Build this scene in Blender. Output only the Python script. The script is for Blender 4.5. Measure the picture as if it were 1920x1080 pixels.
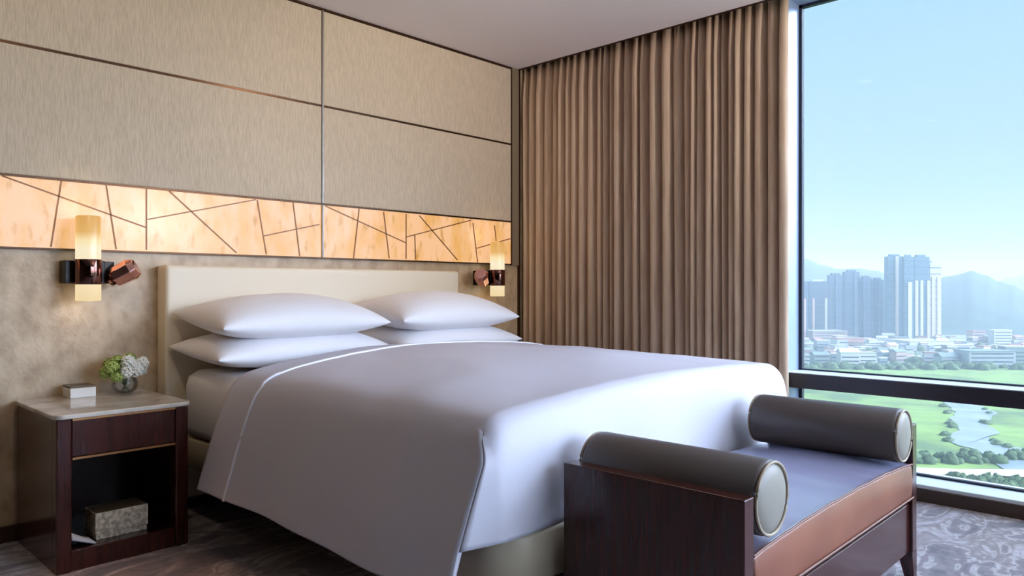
import bpy, math, random
from mathutils import Vector, noise
random.seed(7)
PI = math.pi
SC = bpy.context.scene
COL = SC.collection
for o in list(bpy.data.objects): bpy.data.objects.remove(o)

# ---------------------------------------------------------------- camera, light, exposure
FPX = 1383.0
ANG = math.radians(43.66)
FW = Vector((math.cos(ANG), math.sin(ANG), 0)); RT = Vector((math.sin(ANG), -math.cos(ANG), 0))
CH = 1.10
cam = bpy.data.cameras.new('camera'); camo = bpy.data.objects.new('camera', cam); COL.objects.link(camo)
camo.location = (0, 0, CH); camo.rotation_euler = (PI/2, 0, ANG - PI/2)
cam.sensor_width = 36; cam.lens = FPX/1920*36; cam.clip_start = .05; cam.clip_end = 20000
SC.camera = camo
SC.view_settings.view_transform = 'Standard'; SC.view_settings.look = 'None'
SC.view_settings.gamma = 1; SC.view_settings.use_curve_mapping = False
SC.view_settings.exposure = 0.0

world = bpy.data.worlds.new('sky'); SC.world = world; world.use_nodes = True
wn = world.node_tree; wn.nodes.clear()
def N(t, ty, **kw):
    n = t.nodes.new(ty)
    for k, v in kw.items():
        if k.startswith('i_'): n.inputs[k[2:].replace('_', ' ')].default_value = v
        else: setattr(n, k, v)
    return n
tc = N(wn, 'ShaderNodeTexCoord'); sx = N(wn, 'ShaderNodeSeparateXYZ'); wn.links.new(tc.outputs['Generated'], sx.inputs[0])
rp = N(wn, 'ShaderNodeValToRGB'); wn.links.new(sx.outputs['Z'], rp.inputs[0])
rp.color_ramp.elements[0].position = 0.0; rp.color_ramp.elements[0].color = (.70, .84, .93, 1)
rp.color_ramp.elements[1].position = .6; rp.color_ramp.elements[1].color = (.34, .60, .92, 1)
e = rp.color_ramp.elements.new(.12); e.color = (.58, .80, .95, 1)
e = rp.color_ramp.elements.new(.35); e.color = (.50, .76, .96, 1)
bg1 = N(wn, 'ShaderNodeBackground', i_Strength=1.0); wn.links.new(rp.outputs[0], bg1.inputs[0])
# the brighter side of the sky, to the right of what the photograph shows
lobe = Vector((.60, -.76, .48)).normalized()
dp = N(wn, 'ShaderNodeVectorMath', operation='DOT_PRODUCT'); wn.links.new(tc.outputs['Generated'], dp.inputs[0]); dp.inputs[1].default_value = lobe
mr = N(wn, 'ShaderNodeMapRange', interpolation_type='SMOOTHSTEP'); wn.links.new(dp.outputs['Value'], mr.inputs[0])
mr.inputs[1].default_value = .62; mr.inputs[2].default_value = 1.0; mr.inputs[3].default_value = 0; mr.inputs[4].default_value = 19
bg2 = N(wn, 'ShaderNodeBackground'); bg2.inputs[0].default_value = (.66, .76, 1.0, 1); wn.links.new(mr.outputs[0], bg2.inputs[1])
ad = N(wn, 'ShaderNodeAddShader'); wn.links.new(bg1.outputs[0], ad.inputs[0]); wn.links.new(bg2.outputs[0], ad.inputs[1])
wo = N(wn, 'ShaderNodeOutputWorld'); wn.links.new(ad.outputs[0], wo.inputs[0])

sl = bpy.data.lights.new('sun', 'SUN'); sl.energy = .6; sl.angle = .02; sl.color = (1, .95, .86)
so = bpy.data.objects.new('sun', sl); COL.objects.link(so)
so.rotation_euler = Vector((.45, .72, -.55)).to_track_quat('-Z', 'Y').to_euler()

# ---------------------------------------------------------------- helpers
def c8(r, g, b):
    f = lambda v: ((v/255+.055)/1.055)**2.4 if v/255 > .04045 else v/255/12.92
    return (f(r), f(g), f(b), 1)

def mat(name, col, rough=.5, metal=0, spec=.5, noise_col=None, nscale=8, nstretch=(1, 1, 1), ndetail=4, nlo=.35, nhi=.65,
        bump=0, bscale=60, bstretch=(1, 1, 1), emit=None, estr=0, sheen=0, coat=0, coat_rough=.1):
    m = bpy.data.materials.new(name); m.use_nodes = True
    t = m.node_tree; p = t.nodes['Principled BSDF']
    p.inputs['Base Color'].default_value = col; p.inputs['Roughness'].default_value = rough
    p.inputs['Metallic'].default_value = metal; p.inputs['Specular IOR Level'].default_value = spec
    p.inputs['Sheen Weight'].default_value = sheen; p.inputs['Coat Weight'].default_value = coat; p.inputs['Coat Roughness'].default_value = coat_rough
    g = N(t, 'ShaderNodeTexCoord')
    def nz(sc, st, det):
        mp = N(t, 'ShaderNodeMapping'); mp.inputs['Scale'].default_value = st
        t.links.new(g.outputs['Object'], mp.inputs[0])
        n = N(t, 'ShaderNodeTexNoise'); n.inputs['Scale'].default_value = sc; n.inputs['Detail'].default_value = det
        t.links.new(mp.outputs[0], n.inputs[0]); return n
    if noise_col is not None:
        n = nz(nscale, nstretch, ndetail)
        r = N(t, 'ShaderNodeMapRange'); r.inputs[1].default_value = nlo; r.inputs[2].default_value = nhi
        t.links.new(n.outputs['Fac'], r.inputs[0])
        mx = N(t, 'ShaderNodeMix', data_type='RGBA'); mx.inputs[6].default_value = col; mx.inputs[7].default_value = noise_col
        t.links.new(r.outputs[0], mx.inputs[0]); t.links.new(mx.outputs[2], p.inputs['Base Color'])
        m['mix'] = mx.name
    if bump:
        n = nz(bscale, bstretch, 3)
        b = N(t, 'ShaderNodeBump'); b.inputs['Strength'].default_value = bump; b.inputs['Distance'].default_value = .01
        t.links.new(n.outputs['Fac'], b.inputs['Height']); t.links.new(b.outputs[0], p.inputs['Normal'])
    if emit is not None:
        p.inputs['Emission Color'].default_value = emit; p.inputs['Emission Strength'].default_value = estr
    return m

class MB:
    def __init__(s): s.v = []; s.f = []; s.sm = []
    def add(s, vs, fs, smooth=False):
        k = len(s.v); s.v += [tuple(v) for v in vs]; s.f += [tuple(i+k for i in f) for f in fs]; s.sm += [smooth]*len(fs); return s
    def box(s, x0, x1, y0, y1, z0, z1):
        return s.add([(x0,y0,z0),(x1,y0,z0),(x1,y1,z0),(x0,y1,z0),(x0,y0,z1),(x1,y0,z1),(x1,y1,z1),(x0,y1,z1)],
                     [(0,3,2,1),(4,5,6,7),(0,1,5,4),(1,2,6,5),(2,3,7,6),(3,0,4,7)])
    def lathe(s, prof, cx=0, cy=0, n=32, axis='z', cz=0, cap=True):
        vs = []; fs = []
        for (r, h) in prof:
            for k in range(n):
                a = 2*PI*k/n; p, q = r*math.cos(a), r*math.sin(a)
                if axis == 'z': vs.append((cx+p, cy+q, cz+h))
                elif axis == 'y': vs.append((cx+q, cy+h, cz+p))
                else: vs.append((cx+h, cy+p, cz+q))
        m = len(prof)
        for i in range(m-1):
            for k in range(n):
                a, b = i*n+k, i*n+(k+1) % n
                fs.append((a, b, b+n, a+n))
        s.add(vs, fs, True)
        if cap:
            k0 = len(s.v)-len(vs)
            s.f.append(tuple(reversed(range(k0, k0+n)))); s.sm.append(False)
            s.f.append(tuple(range(k0+(m-1)*n, k0+m*n))); s.sm.append(False)
        return s
    def tube(s, pts, r, n=8, closed=False):
        P = [Vector(p) for p in pts]; m = len(P); vs = []; fs = []
        for i in range(m):
            a = P[i-1] if (i > 0 or closed) else P[i]; b = P[(i+1) % m] if (i < m-1 or closed) else P[i]
            t = (b-a).normalized(); up = Vector((0, 0, 1)) if abs(t.z) < .95 else Vector((1, 0, 0))
            u = t.cross(up).normalized(); w = u.cross(t)
            for k in range(n):
                an = 2*PI*k/n; vs.append(P[i]+u*r*math.cos(an)+w*r*math.sin(an))
        for i in range(m if closed else m-1):
            for k in range(n):
                j = (i+1) % m
                fs.append((i*n+k, i*n+(k+1) % n, j*n+(k+1) % n, j*n+k))
        return s.add(vs, fs, True)
    def grid(s, rows, smooth=True, flip=False):
        n = len(rows[0]); vs = [p for r in rows for p in r]; fs = []
        for i in range(len(rows)-1):
            for j in range(n-1):
                f = (i*n+j, i*n+j+1, (i+1)*n+j+1, (i+1)*n+j)
                fs.append(f[::-1] if flip else f)
        return s.add(vs, fs, smooth)
    def prism(s, poly, z0, z1):
        n = len(poly); vs = [(x, y, z0) for x, y in poly]+[(x, y, z1) for x, y in poly]
        fs = [tuple(reversed(range(n))), tuple(range(n, 2*n))]+[(i, (i+1) % n, n+(i+1) % n, n+i) for i in range(n)]
        return s.add(vs, fs)
    def build(s, name, m, parent=None, bevel=0, segs=2, loc=None, subsurf=0, solid=0):
        me = bpy.data.meshes.new(name)
        vs = s.v
        if loc is None and parent is not None: loc = parent.get('_o', (0, 0, 0))
        loc = Vector(loc if loc is not None else (0, 0, 0))
        me.from_pydata([tuple(Vector(v)-loc) for v in vs], [], s.f); me.update()
        me.polygons.foreach_set('use_smooth', s.sm)
        me.materials.append(m)
        o = bpy.data.objects.new(name, me); COL.objects.link(o)
        if parent is not None:
            o.parent = parent; o.location = (0, 0, 0)
        else: o.location = loc
        o['_o'] = tuple(loc)
        if solid:
            d = o.modifiers.new('solid', 'SOLIDIFY'); d.thickness = solid; d.offset = 0
        if bevel:
            b = o.modifiers.new('bevel', 'BEVEL'); b.width = bevel; b.segments = segs; b.limit_method = 'ANGLE'; b.harden_normals = False
        if subsurf:
            q = o.modifiers.new('sub', 'SUBSURF'); q.levels = subsurf; q.render_levels = subsurf
        return o
def tag(o, label, cat, group=None, kind=None):
    if label: o['label'] = label
    if cat: o['category'] = cat
    if group: o['group'] = group
    if kind: o['kind'] = kind
    return o
def empty(name, loc, label, cat, group=None):
    o = bpy.data.objects.new(name, None); COL.objects.link(o); o.location = loc; o['_o'] = tuple(loc)
    o.empty_display_size = .1
    return tag(o, label, cat, group)
def struct(o): o['kind'] = 'structure'; return o
def at(px, d, z=0):                         # the ground plan point seen in column px at depth d
    p = FW*d + RT*((px-960)/FPX*d); return Vector((p.x, p.y, z))

# ---------------------------------------------------------------- materials
M = {}
M['fabric'] = mat('woven_wallcovering', c8(206,192,172), .8, noise_col=c8(186,173,153), nscale=9, nstretch=(26,26,2.2), ndetail=7, nlo=.36, nhi=.64, bump=.06, bscale=8, bstretch=(60,60,3), sheen=.1)
M['lower'] = mat('mottled_wallcovering', c8(200,178,148), .38, noise_col=c8(166,142,112), nscale=9, nstretch=(1.4,1,1), ndetail=7, nlo=.36, nhi=.66, bump=.12, bscale=40, spec=.6)
M['backwall'] = mat('painted_wall', c8(84,70,58), .7)
M['trimwood'] = mat('olive_trim', c8(128,116,96), .55)
M['ceiling'] = mat('ceiling_paint', c8(236,230,230), .8)
M['bronze'] = mat('dark_bronze', c8(74,52,38), .3, metal=.8)
M['inlay'] = mat('bronze_inlay', c8(134,88,52), .4, metal=.2)
M['steel'] = mat('brushed_steel', c8(140,136,132), .35, metal=.7)
M['onyx'] = mat('backlit_onyx', c8(224,178,134), .25, noise_col=c8(212,158,84), nscale=5, nstretch=(1.6,1,.8), ndetail=6, nlo=.44, nhi=.68)
def onyx_emit(m):
    t = m.node_tree; p = t.nodes['Principled BSDF']; mx = t.nodes[m['mix']]
    t.links.new(mx.outputs[2], p.inputs['Emission Color']); p.inputs['Emission Strength'].default_value = 1.08
    # a second, finer layer of amber veins
    g = N(t, 'ShaderNodeTexCoord'); n = N(t, 'ShaderNodeTexNoise'); n.inputs['Scale'].default_value = 14; n.inputs['Detail'].default_value = 8
    mp = N(t, 'ShaderNodeMapping'); mp.inputs['Scale'].default_value = (1.5, 1, .6); mp.inputs['Location'].default_value = (3, 1, 2)
    t.links.new(g.outputs['Object'], mp.inputs[0]); t.links.new(mp.outputs[0], n.inputs[0])
    r = N(t, 'ShaderNodeMapRange'); r.inputs[1].default_value = .56; r.inputs[2].default_value = .74; t.links.new(n.outputs['Fac'], r.inputs[0])
    m2 = N(t, 'ShaderNodeMix', data_type='RGBA'); m2.inputs[7].default_value = c8(176,124,40)
    t.links.new(mx.outputs[2], m2.inputs[6]); t.links.new(r.outputs[0], m2.inputs[0])
    t.links.new(m2.outputs[2], p.inputs['Emission Color'])
    for l in list(p.inputs['Base Color'].links): t.links.remove(l)
    p.inputs['Base Color'].default_value = c8(120, 88, 60)
onyx_emit(M['onyx'])
M['wood'] = mat('mahogany', c8(66,28,23), .22, noise_col=c8(52,21,17), nscale=5, nstretch=(12,12,1), ndetail=5, coat=.25)
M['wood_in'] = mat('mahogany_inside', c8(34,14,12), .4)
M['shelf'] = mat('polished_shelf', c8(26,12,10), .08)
M['brass'] = mat('rose_brass', c8(214,158,112), .25, metal=1)
M['marble'] = mat('cream_marble', c8(206,198,186), .08, noise_col=c8(168,158,146), nscale=5, ndetail=9, nlo=.42, nhi=.62, spec=.7)
M['linen'] = mat('white_linen', c8(232,230,234), .75, sheen=.15, bump=.05, bscale=25)
M['duvet'] = mat('white_satin_duvet', c8(202,200,212), .58, sheen=.0, bump=.04, bscale=12)
M['pipe'] = mat('white_piping', c8(240,240,246), .6)
M['cream'] = mat('cream_leather', c8(226,214,192), .42, bump=.03, bscale=200)
M['creambase'] = mat('cream_bed_base', c8(200,186,160), .4, bump=.03, bscale=200)
M['plinth'] = mat('dark_plinth', c8(30,22,20), .5)
M['bolster'] = mat('charcoal_leather', c8(88,82,82), .40, bump=.04, bscale=160)
M['bolster_end'] = mat('grey_leather', c8(140,134,124), .45, bump=.03, bscale=160)
M['bolster_pipe'] = mat('tan_piping', c8(160,146,126), .5)
M['seat'] = mat('brown_leather_glare', c8(118,78,64), .34, coat=1, coat_rough=.26, noise_col=c8(118,70,50), nscale=3, bump=.08, bscale=9, bstretch=(1,3,1), spec=.75)
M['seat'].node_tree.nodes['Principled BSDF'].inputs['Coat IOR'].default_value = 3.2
M['seat'].node_tree.nodes['Principled BSDF'].inputs['Coat Tint'].default_value = (.80, .86, 1, 1)  # blue coat tint paints sky glare onto the seat top
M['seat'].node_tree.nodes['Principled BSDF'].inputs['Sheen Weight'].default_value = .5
M['seat'].node_tree.nodes['Principled BSDF'].inputs['Sheen Tint'].default_value = (.55, .65, 1, 1)  # blue sheen tint adds to the painted glare
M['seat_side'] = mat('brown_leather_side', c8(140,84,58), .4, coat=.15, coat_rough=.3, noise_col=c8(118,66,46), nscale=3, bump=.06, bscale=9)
M['piping'] = mat('brown_piping', c8(120,76,60), .5)
M['seatdark'] = mat('shadow_gap', c8(20,12,10), .6)
M['curtain'] = mat('taupe_curtain', c8(206,180,154), .62, noise_col=c8(186,158,132), nscale=5, nstretch=(8,8,.6), sheen=.2, bump=.06, bscale=150)
M['frame_dark'] = mat('shaded_window_metal', c8(52,50,60), .35, metal=.3)  # dark tone carries the shade on the transom's room side
M['frame_light'] = mat('skylit_frame', c8(150,166,198), .35, metal=.3)  # blue skylight on the jamb and head put into the colour
M['sill'] = mat('pale_stone_sill', c8(214,220,228), .3)
M['kick'] = mat('brown_skirting', c8(60,42,34), .45)
M['gasket'] = mat('gasket', c8(24,34,50), .6)
M['chrome'] = mat('dark_chrome', c8(120,84,76), .07, metal=1)
M['chrome_rose'] = mat('rose_chrome', c8(236,178,172), .10, metal=1)
M['blackmetal'] = mat('black_metal', c8(26,24,24), .3, metal=.5)
M['white'] = mat('white_lacquer', c8(238,236,232), .25)
M['olive'] = mat('olive_lid', c8(92,78,56), .4)
M['boxfront'] = mat('silver_embossed', c8(232,218,196), .4, noise_col=c8(176,160,136), nscale=70, ndetail=4, nlo=.4, nhi=.6, bump=.5, bscale=120, metal=.2)
M['petal_w'] = mat('white_petals', c8(244,246,240), .6)
M['petal_g'] = mat('green_petals', c8(170,190,104), .6)
M['leaf'] = mat('leaf_green', c8(84,118,40), .5)
M['stem'] = mat('stem_green', c8(90,110,70), .5)
M['cloth'] = mat('grey_white_matte', c8(200,206,214), .8)

def carpet():
    m = mat('patterned_carpet', c8(126,114,110), .9, bump=.4, bscale=400, sheen=.2)
    t = m.node_tree; p = t.nodes['Principled BSDF']; g = N(t, 'ShaderNodeTexCoord')
    mp = N(t, 'ShaderNodeMapping'); mp.inputs['Scale'].default_value = (1.0, 2.2, 1); mp.inputs['Rotation'].default_value = (0, 0, .5)
    t.links.new(g.outputs['Object'], mp.inputs[0])
    n = N(t, 'ShaderNodeTexNoise'); n.inputs['Scale'].default_value = 2.6; n.inputs['Detail'].default_value = 5; n.inputs['Distortion'].default_value = 1.4
    t.links.new(mp.outputs[0], n.inputs[0])
    r = N(t, 'ShaderNodeValToRGB'); r.color_ramp.interpolation = 'EASE'
    E = r.color_ramp.elements; E[0].position = .36; E[0].color = c8(96,92,100); E[1].position = .66; E[1].color = c8(164,158,166)
    x = E.new(.47); x.color = c8(122,114,120); x = E.new(.5); x.color = c8(168,162,168); x = E.new(.55); x.color = c8(126,116,118)
    t.links.new(n.outputs['Fac'], r.inputs[0])
    n2 = N(t, 'ShaderNodeTexNoise'); n2.inputs['Scale'].default_value = 30; n2.inputs['Detail'].default_value = 3; t.links.new(g.outputs['Object'], n2.inputs[0])
    mx = N(t, 'ShaderNodeMix', data_type='RGBA', blend_type='OVERLAY'); mx.inputs[0].default_value = .55
    t.links.new(r.outputs[0], mx.inputs[6]); t.links.new(n2.outputs['Fac'], mx.inputs[7]); t.links.new(mx.outputs[2], p.inputs['Base Color'])
    return m
M['carpet'] = carpet()
def glass(name='window_glass', tint=(.93,.97,.98,1), refl=1.0):
    m = bpy.data.materials.new(name); m.use_nodes = True; t = m.node_tree; t.nodes.clear()
    tr = N(t, 'ShaderNodeBsdfTransparent'); tr.inputs[0].default_value = tint
    gl = N(t, 'ShaderNodeBsdfGlossy'); gl.inputs['Roughness'].default_value = .02
    fr = N(t, 'ShaderNodeFresnel'); fr.inputs[0].default_value = 1.45
    mu = N(t, 'ShaderNodeMath', operation='MULTIPLY'); mu.inputs[1].default_value = refl; t.links.new(fr.outputs[0], mu.inputs[0])
    mx = N(t, 'ShaderNodeMixShader'); t.links.new(mu.outputs[0], mx.inputs[0]); t.links.new(tr.outputs[0], mx.inputs[1]); t.links.new(gl.outputs[0], mx.inputs[2])
    o = N(t, 'ShaderNodeOutputMaterial'); t.links.new(mx.outputs[0], o.inputs[0]); return m
M['glass'] = glass(refl=.3)
M['vaseglass'] = glass('vase_glass', (.93,.95,.96,1), .7)

# ---------------------------------------------------------------- room shell
YW = 3.779; XW = 4.22; ZC = 2.735; XL = -2.6; YF = -2.4
def SB(name, m, *b, bevel=0):
    o = MB().box(*b).build(name, m, bevel=bevel); return struct(o)
SB('floor', M['carpet'], XL-.2, XW+.35, YF-.2, YW+.3, -.2, 0)
SB('ceiling', M['ceiling'], XL-.2, 4.035, YF-.2, YW+.012, ZC, ZC+.25)
SB('ceiling_pocket', M['trimwood'], 4.035, XW+.35, YF-.2, YW+.3, ZC+.2, ZC+.25)
SB('wall_back', M['lower'], XL-.2, XW+.35, YW+.012, YW+.3, 0, ZC+.2)
SB('wall_left', M['backwall'], XL-.2, XL, YF-.2, YW+.012, 0, ZC)
SB('wall_front', M['backwall'], XL, 1.5, YF-.2, YF, 0, ZC)
SB('wall_front', M['backwall'], 1.5, XW+.35, YF-.2, YF, 2.62, ZC+.2)
SB('wall_front', M['backwall'], 1.5, XW+.35, YF-.2, YF, 0, .3)
SB('wall_right', M['backwall'], XW, XW+.35, 1.99, YW+.012, 0, ZC+.2)
SB('trim_1', M['trimwood'], 3.952, 4.035, YW-.004, YW+.012, 1.268, ZC)
SB('trim_2', M['bronze'], 4.030, 4.045, YW-.006, YW+.012, 0, ZC)
SB('trim_3', M['bronze'], XL, 3.952, YW-.004, YW+.012, ZC-.014, ZC)
SB('trim_4', M['bronze'], 4.022, 4.035, YF, YW, ZC-.006, ZC)
SB('baseboard_back', M['kick'], XL, XW, YW-.002, YW+.012, 0, .07)
SB('baseboard_right', M['kick'], XW-.02, XW+.0, YF, 1.9, 0, .066)

# window: jamb, head, sill, transom, mullions, panes
w = bpy.data.objects.new('window_1', None); COL.objects.link(w); struct(w); w['_o'] = (0, 0, 0)
GX = 4.415; JY = 1.815
MB().box(XW, GX+.06, JY, 1.99, .0, 2.80).build('jamb', M['frame_light'], w, bevel=.003)
MB().box(XW, GX+.06, YF, 1.99, 2.80, 2.935).build('head', M['frame_light'], w)
MB().box(XW-.004, GX+.10, YF, JY, .0, .084).build('sill', M['sill'], w, bevel=.003)
MB().box(XW, GX-.01, YF, JY, .522, .606).build('transom', M['frame_dark'], w, bevel=.002)
MB().box(XW+.012, GX-.012, YF, JY, .604, .609).build('transom_lit_top', M['sill'], w)  # pale slab stands in for daylight on top of the transom
for y in (-.55,):
    MB().box(XW+.01, GX+.06, y-.05, y+.05, .084, 2.80).build('mullion', M['frame_dark'], w)
g = MB()
for (y0, y1) in ((-.50, JY), (YF, -.60)):
    for (z0, z1) in ((.084, .522), (.606, 2.80)):
        t = .018
        g.box(GX-.012, GX+.02, y0, y0+t, z0, z1); g.box(GX-.012, GX+.02, y1-t, y1, z0, z1)
        g.box(GX-.012, GX+.02, y0, y1, z0, z0+t*.6); g.box(GX-.012, GX+.02, y0, y1, z1-t, z1)
g.build('gasket', M['gasket'], w)
for (y0, y1) in ((-.50, JY), (YF, -.60)):
    for (z0, z1) in ((.09, .52), (.61, 2.79)):
        MB().box(GX+.004, GX+.010, y0+.008, y1-.008, z0, z1).build('pane', M['glass'], w)

w2 = bpy.data.objects.new('added_window', None); COL.objects.link(w2); struct(w2); w2['_o'] = (0, 0, 0)  # unseen window, added to bring light in from the front
for x in (1.5, 2.85, XW-.02):
    MB().box(x, x+.05, YF-.12, YF-.04, .3, 2.62).build('mullion', M['frame_dark'], w2)
for z in (.3, 2.58):
    MB().box(1.5, XW+.03, YF-.12, YF-.04, z, z+.04).build('rail', M['frame_dark'], w2)
MB().box(1.5, XW+.03, YF-.09, YF-.08, .32, 2.6).build('pane', M['glass'], w2)

# ---------------------------------------------------------------- wall panels
SX = 2.352          # the upright seam
ZT, ZM, ZN0, ZN1 = ZC-.014, 2.163, 1.279, 1.588
def panel(x0, x1, z0, z1, label):
    o = MB().box(x0, x1, YW-.006, YW+.012, z0, z1).build('wall_panel', M['fabric'], bevel=.004, loc=(x0, YW, z0))
    return tag(o, label, 'wall panel', 'woven panels on the bed wall')
gp = .006
panel(XL, SX-gp, ZM+gp, ZT-.003, 'long beige woven wall panel in the upper row, left of the upright seam')
panel(SX+gp, 3.944, ZM+gp, ZT-.003, 'beige woven wall panel in the upper row, between the seam and the curtain')
panel(XL, SX-gp, ZN1+gp, ZM-gp, 'long beige woven wall panel just above the lit stone band, left of the seam')
panel(SX+gp, 3.944, ZN1+gp, ZM-gp, 'beige woven wall panel just above the lit stone band, beside the curtain')
o = MB().box(XL, 3.944, YW-.003, YW+.012, ZM-gp, ZM+gp).build('metal_strip', M['bronze'], loc=(XL, YW, ZM)); tag(o, 'dark bronze strip running level between the upper and lower woven wall panels', 'trim strip')
o = MB().box(XL, 3.944, YW-.012, YW+.012, ZN1-.004, ZN1+gp).build('metal_strip', M['bronze'], loc=(XL, YW, ZN1)); tag(o, 'dark bronze strip along the top of the lit stone band', 'trim strip')
o = MB().box(XL, 3.950, YW-.008, YW+.012, ZN0-.008, ZN0).build('metal_strip', M['bronze'], loc=(XL, YW, ZN0)); tag(o, 'dark bronze strip along the bottom of the lit stone band, above the headboard', 'trim strip')
o = MB().box(SX-gp*.8, SX+gp*.8, YW-.012, YW+.012, ZN0, ZT).build('metal_strip', M['steel'], loc=(SX, YW, ZN0)); tag(o, 'upright grey metal strip dividing the wall panels above the bed', 'trim strip')
o = MB().box(3.944, 3.952, YW-.010, YW+.012, ZN0-.008, ZT).build('metal_strip', M['bronze'], loc=(3.944, YW, ZN0)); tag(o, 'upright dark strip ending the wall panels beside the curtain', 'trim strip')

def wallpt(px, py):                          # photograph pixel -> (x, z) on the bed wall
    u = (px-960)/FPX; dv = FW+RT*u; d = YW/dv.y
    return (dv.x*d, CH-(py-540.5)/FPX*d)
lines = [((2.6,330),(273.4,427)), ((114.6,339),(95,463.5)), ((198.4,346.9),(217.4,468)), ((274,355),(274,469)), ((276.6,412),(479,375)),
 ((316.4,358.6),(442.7,474.5)), ((481.8,375.5),(498.7,477)), ((494.8,442.7),(597.7,421.5)), ((548.9,380),(561.3,480.7)),
 ((609.6,386.8),(760.7,456)), ((672.7,391.8),(662.3,485)), ((718.6,397.8),(729,485)), ((760.7,402),(760.7,486)), ((760.7,445),(882,413.5)),
 ((785.8,405),(857,488)), ((886,418.5),(894.8,492.5)), ((893.4,466),(956,448)), ((926.5,423),(929.5,452.5)), ((777,441),(778.4,487))]
def onyx(x0, x1, label):
    r = empty('stone_band', (x0, YW, ZN0), label, 'lit wall panel', 'backlit stone bands over the bed')
    MB().box(x0, x1, YW-.002, YW+.012, ZN0, ZN1).build('stone_panel', M['onyx'], r)
    for a, b in lines:
        (ax, az), (bx, bz) = wallpt(*a), wallpt(*b)
        if not (x0 <= (ax+bx)/2 <= x1): continue
        for P in (0, 1):
            pass
        az = min(max(az, ZN0), ZN1); bz = min(max(bz, ZN0), ZN1)
        dx, dz = bx-ax, bz-az; L = math.hypot(dx, dz); nx, nz = -dz/L*.0031, dx/L*.0031
        q = [(ax+nx, az+nz), (bx+nx, bz+nz), (bx-nx, bz-nz), (ax-nx, az-nz)]
        m = MB(); m.add([(x, YW-.006, z) for x, z in q]+[(x, YW-.001, z) for x, z in q],
                        [(0,1,2,3),(7,6,5,4),(0,4,5,1),(1,5,6,2),(2,6,7,3),(3,7,4,0)])
        m.build('inlay_strip', M['inlay'], r)
    return r
onyx(XL, SX-gp, 'glowing amber stone band crossed by slanting bronze lines, left of the upright seam')
onyx(SX+gp, 3.944, 'glowing amber stone band crossed by slanting bronze lines, between seam and curtain')

# ---------------------------------------------------------------- sconces
def tube_mat():
    m = bpy.data.materials.new('lit_frosted_glass'); m.use_nodes = True; t = m.node_tree; p = t.nodes['Principled BSDF']
    p.inputs['Base Color'].default_value = (.10, .07, .04, 1); p.inputs['Roughness'].default_value = .3
    g = N(t, 'ShaderNodeTexCoord'); s = N(t, 'ShaderNodeSeparateXYZ'); t.links.new(g.outputs['Object'], s.inputs[0])
    mr = N(t, 'ShaderNodeMapRange'); mr.inputs[1].default_value = -.19; mr.inputs[2].default_value = .195; t.links.new(s.outputs['Z'], mr.inputs[0])
    r = N(t, 'ShaderNodeValToRGB'); E = r.color_ramp.elements
    E[0].position = 0; E[0].color = (.92, .72, .40, 1); E[1].position = 1; E[1].color = (.74, .38, .10, 1)
    for ps, cl in ((.2, (.98, .80, .50, 1)), (.60, (1, .90, .64, 1)), (.70, (1, .82, .46, 1)), (.80, (.80, .46, .14, 1))):
        x = E.new(ps); x.color = cl
    t.links.new(mr.outputs[0], r.inputs[0]); t.links.new(r.outputs[0], p.inputs['Emission Color']); p.inputs['Emission Strength'].default_value = .9
    return m
M['tube'] = tube_mat()
def sconce(cx, side, label):                 # side +1: the reading light sits at larger x
    cy, cz = YW-.115, 1.232
    r = empty('wall_sconce', (cx, YW, cz), label, 'wall lamp', 'sconces either side of the bed')
    o = MB().lathe([(.048,-.19),(.051,-.186),(.051,.186),(.048,.191)], n=32).build('glass_shade', M['tube'], None)
    o.parent = r; o.location = (0, cy-YW, 0)
    MB().lathe([(.0535,-.116),(.0545,-.114),(.0545,-.006),(.0535,-.004)], cx, cy, 32, cz=cz).build('band', M['chrome'], r)
    MB().box(cx-.082, cx+.082, YW-.075, YW+.01, cz-.112, cz-.008).box(cx-.02, cx+.02, cy, YW+.01, cz-.1, cz-.02).build('mounting_plate', M['blackmetal'], r, bevel=.003)
    lx = cx+side*.088
    MB().box(min(lx-.03, lx+.035), max(lx-.03, lx+.035), YW-.07, YW+.01, cz-.112, cz-.01).build('lamp_bracket', M['blackmetal'], r, bevel=.003)
    # swivel reading light: faceted head tilted downwards
    h = bpy.data.objects.new('reading_light', None)
    m = MB().lathe([(.028,-.050),(.048,-.044),(.052,.035),(.040,.060)], n=8)
    o = m.build('reading_light', M['chrome_rose'], None, bevel=.003); o.parent = r
    for p in o.data.polygons: p.use_smooth = False
    o.location = (side*.150, -.115, -.062); o.rotation_euler = (math.radians(30), math.radians(55*side), 0)
    q = MB().lathe([(.020,-.075),(.030,-.07),(.030,-.04)], n=16).build('lamp_cap', M['chrome'], None); q.parent = o
    return r
sconce(1.083, 1, 'lit glass tube sconce with dark band on the wall above the nightstand')
sconce(3.690, -1, 'lit glass tube sconce with dark band at the far side, near the curtain')
for cx in (1.083, 3.690):
    L = bpy.data.lights.new('sconce_bulb', 'POINT'); L.energy = .35; L.color = (1, .74, .44); L.shadow_soft_size = .05
    for dz in (.25, -.24):
        b = bpy.data.objects.new('sconce_bulb', L); COL.objects.link(b); b.location = (cx, YW-.115, 1.232+dz)

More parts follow.
